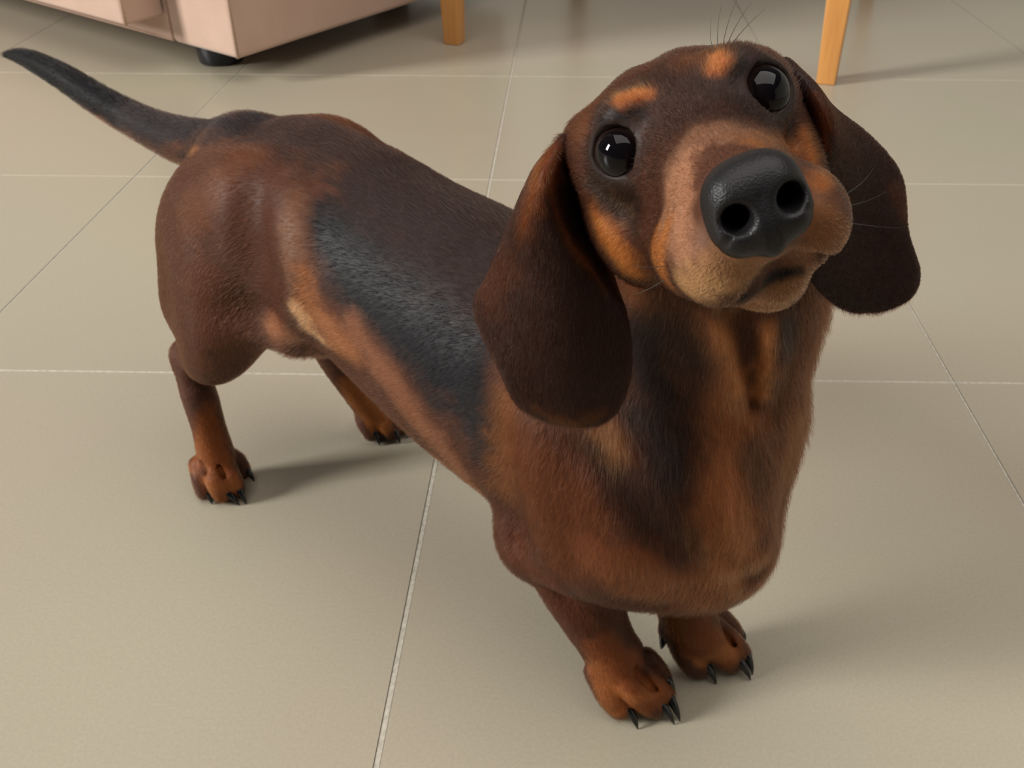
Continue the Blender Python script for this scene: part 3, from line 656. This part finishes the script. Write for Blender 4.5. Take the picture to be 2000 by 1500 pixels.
EAR_POINTS={'R': [[[-0.03262, 0.07806, 0.39464], [-0.03169, 0.08485, 0.39671], [-0.03139, 0.08778, 0.39487], [-0.03582, 0.0849, 0.38983]],
[[-0.03149, 0.07746, 0.37998], [-0.02629, 0.10033, 0.38823], [-0.02902, 0.10329, 0.3874], [-0.03839, 0.09667, 0.38234]],
[[-0.02908, 0.07285, 0.3562], [-0.02176, 0.10196, 0.36961], [-0.02992, 0.10868, 0.36959], [-0.04829, 0.10186, 0.35891]],
[[-0.02053, 0.0685, 0.33529], [-0.01282, 0.09351, 0.34767], [-0.02568, 0.10757, 0.34901], [-0.05745, 0.1071, 0.33472]],
[[-0.00838, 0.07878, 0.32106], [-0.00296, 0.08637, 0.32515], [-0.02054, 0.10723, 0.32671], [-0.06312, 0.11091, 0.31783]],
[[-0.00093, 0.08409, 0.29905], [0.00143, 0.08622, 0.29977], [-0.01643, 0.10525, 0.3019], [-0.04672, 0.11417, 0.29513]],
[[-0.00277, 0.08723, 0.27933], [-0.00171, 0.08825, 0.27896], [-0.0155, 0.10253, 0.27914], [-0.03831, 0.11119, 0.27636]],
[[-0.00809, 0.09306, 0.26874], [-0.00882, 0.094, 0.26835], [-0.01485, 0.09946, 0.26775], [-0.02577, 0.1045, 0.26866]]], 'L': [[[0.02803, 0.03222, 0.42229], [0.03115, 0.03216, 0.42479], [0.02974, 0.02471, 0.42214], [0.02548, 0.01164, 0.41607]],
[[0.03706, 0.02823, 0.41123], [0.04827, 0.03821, 0.41787], [0.04539, 0.02552, 0.41187], [0.03947, 0.0071, 0.40279]],
[[0.04378, 0.0275, 0.39862], [0.05788, 0.04083, 0.40585], [0.05419, 0.01589, 0.39677], [0.05509, -0.00926, 0.38897]],
[[0.04949, 0.02933, 0.3858], [0.05735, 0.04033, 0.38906], [0.06003, 0.0069, 0.37835], [0.06779, -0.02036, 0.37189]],
[[0.05214, 0.02993, 0.36477], [0.05489, 0.03126, 0.36603], [0.06473, 0.0032, 0.35673], [0.0767, -0.01696, 0.3507]],
[[0.05602, 0.02874, 0.34464], [0.05777, 0.02884, 0.34287], [0.0702, 0.00126, 0.33597], [0.08421, -0.02185, 0.33139]],
[[0.06201, 0.01571, 0.32712], [0.06436, 0.01507, 0.32566], [0.07425, -0.00151, 0.32104], [0.08503, -0.0174, 0.32195]],
[[0.06977, 0.00271, 0.31685], [0.07168, 0.00146, 0.31648], [0.07531, -0.00411, 0.31588], [0.07958, -0.01024, 0.3171]]]}
WHISKERS = [
 ((.0180,.006,.017),(.0220,.005,.025),(.0300,.001,.032)), ((.0190,.005,.017),(.025,.005,.024),(.034,.002,.029)), ((.0200,.006,.017),(.027,.006,.022),(.037,.004,.025)),
 ((.0165,.007,.017),(.0185,.006,.025),(.024,.002,.032)), ((.0150,.007,.017),(.0155,.006,.024),(.019,.003,.029)),
 ((-.024,.060,-.036),(-.031,.062,-.036),(-.038,.056,-.032)), ((-.026,.050,-.040),(-.034,.050,-.043),(-.042,.044,-.043)),
 ((.026,.060,-.036),(.034,.062,-.036),(.042,.054,-.032)), ((.026,.050,-.040),(.036,.050,-.043),(.046,.042,-.043)), ((.024,.064,-.042),(.032,.066,-.047),(.042,.060,-.052))]
FUR_BODY = 420000
FUR_EAR = 60000
# ------------------------------------------------------------------ the dog
# Dog coordinates: s forward, t to its right, z up; origin on the floor between the front paws.
DO = np.array([0.075, 0.4225, 0.0])
DS = np.array([0.785, -0.62, 0.0]); DS /= np.linalg.norm(DS)
DT = np.array([DS[1], -DS[0], 0.0])
def to_world(V):
    V = np.asarray(V, float); return DO + V[..., :1]*DS + V[..., 1:2]*DT + V[..., 2:]*np.array([0, 0, 1.0])
def wdir(D):
    D = np.asarray(D, float); return D[..., :1]*DS + D[..., 1:2]*DT + D[..., 2:]*np.array([0, 0, 1.0])

def vnoise(V, f, seed):
    r = np.random.default_rng(seed); out = np.zeros(len(V))
    for k in range(10):
        d = r.normal(size=3); d /= np.linalg.norm(d); out += np.sin(V@d*f*(0.6+0.9*r.random())*2*np.pi + r.random()*6.28)
    return out/10**0.5*0.7
def paint(V, base, ops, mirror=True):
    C = np.tile(np.array(base, float), (len(V), 1))
    n1 = vnoise(V, 40, 1)*0.35 + vnoise(V, 130, 2)*0.3
    Vm = V*np.array([1, -1, 1])
    for k_i, (col, soft, k, pts) in enumerate(ops):
        P = np.array(pts, float)
        lo = P[:, :3].min(0)-P[:, 3].max()-soft*1.5; hi = P[:, :3].max(0)+P[:, 3].max()+soft*1.5
        sides = [V]
        if mirror and P[:, 0].mean() < -0.03 and P[:, 2].max() < 0.34: sides.append(Vm)
        for W in sides:
            m = np.all((W > lo) & (W < hi), axis=1); 
            if not m.any(): continue
            Q = W[m]; best = np.full(len(Q), 9.0)
            segs = [(P[i], P[i+1]) for i in range(len(P)-1)] or [(P[0], P[0])]
            for a, b in segs:
                ba = b[:3]-a[:3]; h = np.clip(((Q-a[:3])@ba)/(ba@ba+1e-12), 0, 1)
                d = np.linalg.norm(Q-a[:3]-h[:, None]*ba, axis=1)-(a[3]+(b[3]-a[3])*h); best = np.minimum(best, d)
            w = np.clip(0.5-(best/soft)+n1[m]*0.6, 0, 1); w = w*w*(3-2*w)*k
            C[m] += (np.array(col)-C[m])*w[:, None]
    return C

# where the coat lies flat and which way: (s,t,z) -> direction, length m, lift
FLOW = np.array([
 (-.30,.0,.31, -1,0,-.1, .0065,.16), (-.20,.0,.30, -1,0,0, .0065,.16), (-.10,.0,.28, -1,0,0,.007,.16),
 (-.30,.07,.24, -.9,0,-.45,.0060,.15), (-.20,.075,.20, -.9,0,-.4,.0065,.16), (-.12,.075,.19, -.8,0,-.6,.007,.18),
 (-.30,-.07,.24, -.9,0,-.45,.0060,.15), (-.20,-.075,.20, -.9,0,-.4,.0065,.16), (-.12,-.075,.19, -.8,0,-.6,.007,.18),
 (-.20,.0,.13, -1,0,-.1,.007,.25), (-.30,.02,.165, -1,0,-.4,.008,.30),
 (-.38,.08,.22, -.35,0,-1,.0045,.13), (-.42,.05,.20, -.3,0,-1,.0045,.13), (-.38,-.08,.22, -.35,0,-1,.0045,.13), (-.38,.07,.14, 0,0,-1,.004,.13),
 (-.42,.067,.08, 0,0,-1,.0035,.13), (-.40,.07,.02, .5,0,-.7,.0035,.2), (-.39,-.05,.08, 0,0,-1,.0035,.13), (-.37,-.06,.02, .5,0,-.7,.0035,.2),
 (-.45,0,.28, -1,0,-.1,.007,.2), (-.55,0,.265,-1,0,0,.008,.2), (-.70,0,.28,-1,0,0,.009,.12),
 (-.05,.075,.20, -.25,0,-1,.0075,.18), (-.05,.06,.13, -.2,0,-1,.0050,.14), (-.05,-.075,.20, -.25,0,-1,.0075,.18),
 (-.03,.03,.06, 0,0,-1,.0035,.12), (0,.03,.02, .6,0,-.6,.004,.2), (-.01,-.03,.05, 0,0,-1,.0035,.12), (.015,-.03,.02,.6,0,-.6,.004,.2),
 (.0,.065,.24, .15,-.1,-1,.013,.22), (.02,.058,.20, .1,-.1,-1,.013,.22), (.04,.0,.18, -.05,0,-1,.012,.25), (.03,.02,.11, -.3,0,-.9,.010,.22),
 (.03,.03,.29, .0,-.1,-1,.008,.2), (.045,-.01,.25, 0,0,-1,.010,.35), (.03,-.05,.24, 0,-.3,-1,.012,.45), (.03,-.04,.30, 0,-.3,-1,.011,.4), (-.02,-.05,.27,-.3,0,-1,.010,.25),
 (-.02,.05,.29, -.2,0,-1,.009,.2), (-.04,0,.30,-.6,0,-.8,.009,.2)], float)
def flow(V, head):
    D = np.zeros((len(V), 3)); Ln = np.zeros(len(V)); Lf = np.zeros(len(V)); W = np.zeros(len(V))
    for r in FLOW:
        w = 1/(((V-r[:3])**2).sum(1)+1e-4)**2
        D += w[:, None]*r[3:6]/np.linalg.norm(r[3:6]); Ln += w*r[6]; Lf += w*r[7]; W += w
    D /= W[:, None]; Ln /= W; Lf /= W
    if head:
        L = (V-HO)@HM    # head-local x,y,z
        wh = np.clip((V[:, 2]-0.325)/0.03, 0, 1)*np.clip((L[:, 1]+0.085)/0.02, 0, 1)
        yb = L[:, 1]
        # over the muzzle and skull the hair runs back from the nose, downwards on the cheeks
        d = np.stack([np.sign(L[:, 0])*np.clip(np.abs(L[:, 0])*14, 0, .6), -np.ones(len(V)), np.where(L[:, 2] < -0.01, -.35, .25)*np.clip(yb*-8+1, 0, 1)], 1)
        # between the eyes it rises and parts
        d /= np.linalg.norm(d, axis=1, keepdims=True); dw = d@HM.T
        D = D*(1-wh[:, None])+dw*wh[:, None]
        ln = np.interp(yb, [-.06, -.02, .02, .06, .085], [.0075, .0060, .0042, .0028, .0016])
        Ln = Ln*(1-wh)+ln*wh; Lf = Lf*(1-wh)+0.16*wh
    return D, Ln, Lf

def make_fur(name, V, F, N, C, count, parent, mat_, head=True, fixed=None, avoid=None, width=0.00011, lmul=1.0):
    """strands lying along the coat; V in dog coordinates"""
    tri = np.concatenate([F[:, [0, 1, 2]], F[:, [0, 2, 3]]])
    a, b, c = V[tri[:, 0]], V[tri[:, 1]], V[tri[:, 2]]
    ar = np.linalg.norm(np.cross(b-a, c-a), axis=1)
    if avoid is not None: ar = ar*avoid((a+b+c)/3)
    p = ar/ar.sum(); idx = RNG.choice(len(tri), count, p=p)
    u, v = RNG.random(count), RNG.random(count); k = u+v > 1; u[k], v[k] = 1-u[k], 1-v[k]
    w = np.stack([1-u-v, u, v], 1)[:, :, None]; T_ = tri[idx]
    R = (V[T_]*w).sum(1); Nn = (N[T_]*w).sum(1); Nn /= np.linalg.norm(Nn, axis=1, keepdims=True)+1e-9
    Cc = (C[T_]*w).sum(1)
    if fixed is None: D, Ln, Lf = flow(R, head)
    else: D = np.tile(np.array(fixed[:3], float), (count, 1)); Ln = np.full(count, fixed[3]); Lf = np.full(count, fixed[4])
    swirl = np.stack([vnoise(R, 30, s_) for s_ in (11, 12, 13)], 1)*0.20*np.clip(Ln/.012, .25, 1.2)[:, None]
    D = D+swirl+RNG.normal(size=D.shape)*0.13
    D -= Nn*(D*Nn).sum(1, keepdims=True); D /= np.linalg.norm(D, axis=1, keepdims=True)+1e-9
    Ln = Ln*lmul*RNG.uniform(0.6, 1.2, count); Lf = Lf*RNG.uniform(0.5, 1.6, count)
    lf = Lf[:, None]; L1 = Ln[:, None]
    P0_ = R-Nn*0.0004
    P1 = R+D*L1*.33+Nn*L1*lf*.55
    P2 = R+D*L1*.68+Nn*L1*lf*.80
    P3 = R+D*L1*1.0+Nn*L1*lf*.78
    P = to_world(np.stack([P0_, P1, P2, P3], 1).reshape(-1, 3)).astype(np.float32)
    h = bpy.data.hair_curves.new(name); h.add_curves([4]*count)
    h.attributes['position'].data.foreach_set('vector', P.ravel())
    rad = np.tile(np.array([1.0, .95, .65, .12], np.float32)*width*0.5, count)*np.repeat(RNG.uniform(.7, 1.3, count), 4)
    ra = h.attributes.get('radius') or h.attributes.new('radius', 'FLOAT', 'POINT'); ra.data.foreach_set('value', rad.astype(np.float32))
    var = np.exp(RNG.normal(size=count)*0.32)[:, None]
    pale = (RNG.random(count) < 0.05)[:, None]; Cc = np.where(pale, Cc*2.0+np.array([.035, .024, .018]), Cc)
    ca = h.attributes.new('coat', 'FLOAT_COLOR', 'CURVE')
    ca.data.foreach_set('color', np.concatenate([np.clip(Cc*var, 0, 1), np.ones((count, 1))], 1).astype(np.float32).ravel())
    o = bpy.data.objects.new(name, h); COL.objects.link(o); h.materials.append(mat_)
    o.parent = parent; o.matrix_parent_inverse = Matrix.Translation(-parent_world(parent))
    tag(o, kind='stuff')
    return o

def skin_mat(name, rough, spec=0.4, bs=0.10, scale=900):
    m, nt, b = mat(name)
    at = nt.nodes.new('ShaderNodeAttribute'); at.attribute_name = 'coat'
    n = noise(nt, scale, 3, 0.7)
    r = ramp(nt, n.outputs['Fac'], [(0.3, (0.75,)*3), (0.7, (1.1,)*3)])
    c = mix_rgb(nt, 1.0, at.outputs['Color'], r.outputs['Color'], 'MULTIPLY')
    nt.links.new(c, b.inputs['Base Color']); b.inputs['Roughness'].default_value = rough
    b.inputs['Specular IOR Level'].default_value = spec
    bump(nt, n.outputs['Fac'], b, bs, 0.0004)
    return m
m_skin = skin_mat('short_coat_skin', 0.5, 0.15)
m_fur = bpy.data.materials.new('short_coat_hair'); m_fur.use_nodes = True
nt = m_fur.node_tree
for n_ in list(nt.nodes): nt.nodes.remove(n_)
out = nt.nodes.new('ShaderNodeOutputMaterial'); hb = nt.nodes.new('ShaderNodeBsdfHairPrincipled')
at = nt.nodes.new('ShaderNodeAttribute'); at.attribute_name = 'coat'
hb.parametrization = 'COLOR'
nt.links.new(at.outputs['Color'], hb.inputs['Color'])
hb.inputs['Roughness'].default_value = 0.20; hb.inputs['Radial Roughness'].default_value = 0.5
hb.inputs['Coat'].default_value = 0.0; hb.inputs['IOR'].default_value = 1.22
nt.links.new(hb.outputs[0], out.inputs['Surface'])
m_nose, nt, b = mat('nose_leather')
b.inputs['Base Color'].default_value = (0.0065, 0.0055, 0.0062, 1); b.inputs['Roughness'].default_value = 0.45
b.inputs['Specular IOR Level'].default_value = 0.26
vt = nt.nodes.new('ShaderNodeTexVoronoi'); vt.inputs['Scale'].default_value = 1300
tcn = nt.nodes.new('ShaderNodeTexCoord'); nt.links.new(tcn.outputs['Object'], vt.inputs['Vector'])
bump(nt, vt.outputs['Distance'], b, 0.35, 0.0003)
m_claw = simple('black_claw', (0.004, 0.004, 0.005), 0.22, 0.45, 300, 0.3)
m_whisker = simple('dark_whisker', (0.02, 0.015, 0.012), 0.4)

dog = tag(empty('dachshund', tuple(to_world(np.array([-0.18, 0.0, 0.0])))), 'black and tan smooth-coated dachshund standing on the tiles, looking up at the camera', 'dog')

# body: one continuous skin
def axis_steps(*segs):
    out = []
    for lo, hi, st in segs: out.append(np.arange(lo, hi-1e-9, st))
    return np.concatenate(out)
G = Grid(axis_steps((-.775, -.46, .0022), (-.46, -.09, .0018), (-.09, .13, .00115)),
         axis_steps((-.110, -.02, .0018), (-.02, .17, .00125)),
         axis_steps((-.004, .045, .0011), (.045, .32, .0020), (.32, .465, .00115)))
body(G)
BV, BF = G.mesh(); G = None
BF = BF[:, ::-1]          # dog coordinates are left handed
bW = to_world(BV); BN = vnormals(bW, BF)
BNd = np.stack([BN@DS, BN@DT, BN[:, 2]], 1)
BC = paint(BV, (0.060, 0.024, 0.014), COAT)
for sg in (1, -1):      # dark rims of the eyelids
    c, n, a, b = EYE(sg); w = np.clip((.0120-np.linalg.norm(BV-(c+n*.005), axis=1))/.0015, 0, 1)[:, None]
    BC += (np.array([0.022, 0.014, 0.012])-BC)*w
    i = c+n*.0050-HM[:, 0]*sg*.0102-HM[:, 2]*.001        # pink inner corner
    w = np.clip((.0026-np.linalg.norm(BV-i, axis=1))/.001, 0, 1)[:, None]
    BC += (np.array([0.22, 0.10, 0.085])-BC)*w
def saturate(c, k): l = c.mean(1, keepdims=True); return np.clip(l+(c-l)*k, .002, 1)
BC = saturate(BC, 1.06)*np.array([1.0, .92, .86])
me = mesh_np('body', bW, BF)
ca = me.color_attributes.new('coat', 'FLOAT_COLOR', 'POINT')
ca.data.foreach_set('color', np.concatenate([BC, np.ones((len(BC), 1))], 1).astype(np.float32).ravel())
body_ob = link('body', me, m_skin, dog)
def fur_density(Pc):
    L = (Pc-HO)@HM
    d = np.ones(len(Pc))
    d *= 1+1.6*np.clip((Pc[:, 2]-.33)/.03, 0, 1)           # finer and denser on the head
    d *= np.where((Pc[:, 0] < -.46), 0.8, 1)
    d *= np.where(Pc[:, 2] < .0035, 0, 1)                  # pads
    for sg in (1, -1):
        c, n, a, b = EYE(sg); d *= np.clip((np.linalg.norm(Pc-(c+n*.004-HM[:, 0]*sg*.003), axis=1)-.0128)/.0015, 0, 1)
    d *= np.clip((np.linalg.norm((L-np.array([-.0003, .082, -.026]))/np.array([1.12, 1, 1]), axis=1)-.0150)/.002, 0, 1)
    return d
make_fur('fur', BV, BF, BNd, BC, FUR_BODY, body_ob, m_fur, avoid=fur_density)

# ears
for side in 'RL':
    EV, EF = ear_mesh(EAR_POINTS[side], side)
    eW = to_world(EV); EN = vnormals(eW, EF)
    ctr = eW.mean(0)
    EC = paint(EV, (0.030, 0.014, 0.011), EAR_COAT[side], mirror=False)
    EC = saturate(EC, 1.2)*np.array([.75, .66, .60])
    me = mesh_np('ear', eW, EF)
    ca = me.color_attributes.new('coat', 'FLOAT_COLOR', 'POINT')
    ca.data.foreach_set('color', np.concatenate([EC, np.ones((len(EC), 1))], 1).astype(np.float32).ravel())
    eo = link('ear', me, m_skin, dog)
    ENd = np.stack([EN@DS, EN@DT, EN[:, 2]], 1)
    make_fur('fur', EV, EF, ENd, EC, FUR_EAR, eo, m_fur, fixed=(-.05, .0, -1, .0040, .10), width=.00008)

# nose leather
g = Grid(np.arange(-.022, .022, .00045), np.arange(.058, .104, .00045), np.arange(-.046, .0, .00045))
nose(g); NV, NF = g.mesh(); NV = HO+NV@HM.T; NF = NF[:, ::1]
nw = to_world(NV); nn = vnormals(nw, NF)
if ((nw-nw.mean(0))*nn).sum() < 0: NF = NF[:, ::-1]
tag(link('nose', mesh_np('nose', nw, NF), m_nose, dog), 'black leathery nose with two nostrils')

# eyes: dark brown iris under a wet cornea
m_eye, nt, b = mat('dark_eye')
tc = nt.nodes.new('ShaderNodeTexCoord'); sep = nt.nodes.new('ShaderNodeSeparateXYZ'); nt.links.new(tc.outputs['Object'], sep.inputs[0])
r = ramp(nt, sep.outputs['Z'], [(0.0, (0.10, 0.06, 0.05)), (0.0040, (0.05, 0.028, 0.022)), (0.0048, (0.012, 0.005, 0.003)), (0.0068, (0.040, 0.014, 0.005)), (0.0079, (0.002, 0.002, 0.003)), (1.0, (0.002, 0.002, 0.003))])
nt.links.new(r.outputs['Color'], b.inputs['Base Color']); b.inputs['Roughness'].default_value = 0.03
b.inputs['Specular IOR Level'].default_value = 0.16; b.inputs['Coat Weight'].default_value = 0.08; b.inputs['Coat Roughness'].default_value = 0.01
for sg in (-1, 1):
    c, n, a, b_ = EYE(sg)
    bm = bmesh.new(); bmesh.ops.create_uvsphere(bm, u_segments=48, v_segments=32, radius=0.0106)
    for v in bm.verts:      # cornea bulge
        if v.co.z > 0.006: v.co.z += (v.co.z-0.006)*0.10
    me = from_bm('eye', bm)
    o = link('eye', me, m_eye)
    nw_ = Vector(wdir(n*1.0)); look = nw_.normalized()
    o.parent = dog
    o.matrix_parent_inverse = Matrix.Translation(-parent_world(dog))
    o.rotation_mode = 'QUATERNION'; o.rotation_quaternion = look.to_track_quat('Z', 'Y'); o.location = Vector(to_world(c+n*.0013-HM[:, 2]*.0006))
    tag(o, 'dark glossy eye')

# claws
def claw(P):
    P = np.array(P, float); t = np.linspace(0, 1, 9)[:, None]
    q = (1-t)**2*P[0]+2*t*(1-t)*P[1]+t*t*P[2]
    link('claw', tube_mesh('claw', to_world(q), np.interp(t[:, 0], [0, .25, .7, 1], [.0034, .0032, .0019, .0004]), 12), m_claw, dog)
CLAWS = {
'FR': [(-.0034,.0423,.0004), (.0126,.0246,.0004), (.0139,.0200,.0004), (.0009,.0070,.0004)],
'FL': [(.0166,-.0199,.0004), (.0326,-.0375,.0004), (.0313,-.0425,.0004), (.0138,-.0596,.0020)],
'HR': [(-.4000,.0885,.0004), (-.3815,.0751,.0004), (-.3785,.0706,.0004), (-.3970,.0490,.0010)],
'HL': [(-.353,-.053,.0004), (-.341,-.0665,.0004), (-.341,-.0785,.0004), (-.353,-.0885,.0004)]}
for kk, tips in CLAWS.items():
    for t_, tip in zip(TOES[kk], tips):
        e = np.array(t_[-1][:3]); tip = np.array(tip); d = tip-e; d[2] = 0; d /= np.linalg.norm(d)+1e-9
        r_ = t_[-1][3]
        base = e+d*r_*.45+np.array([0, 0, r_*.40]); mid = base*.5+tip*.5+np.array([0, 0, .0032])+d*.0015
        claw([base, mid, tip])
claw([(-.0205, -.0085, .034), (-.0180, -.0050, .029), (-.0200, -.0060, .0205)])
claw([(-.0260, .0170, .039), (-.0225, .0135, .036), (-.0225, .0140, .030)])

# whiskers
def whisker(P0_, P1, P2, r=0.00016):
    t = np.linspace(0, 1, 8)[:, None]; P = [np.array(p, float) for p in (P0_, P1, P2)]
    q = (1-t)**2*P[0]+2*t*(1-t)*P[1]+t*t*P[2]
    link('whisker', tube_mesh('whisker', to_world(q), np.linspace(r, r*.25, 8), 5), m_whisker, dog)
for a0, a1, a2 in WHISKERS:
    whisker(hp(a0), hp(a1), hp(a2))
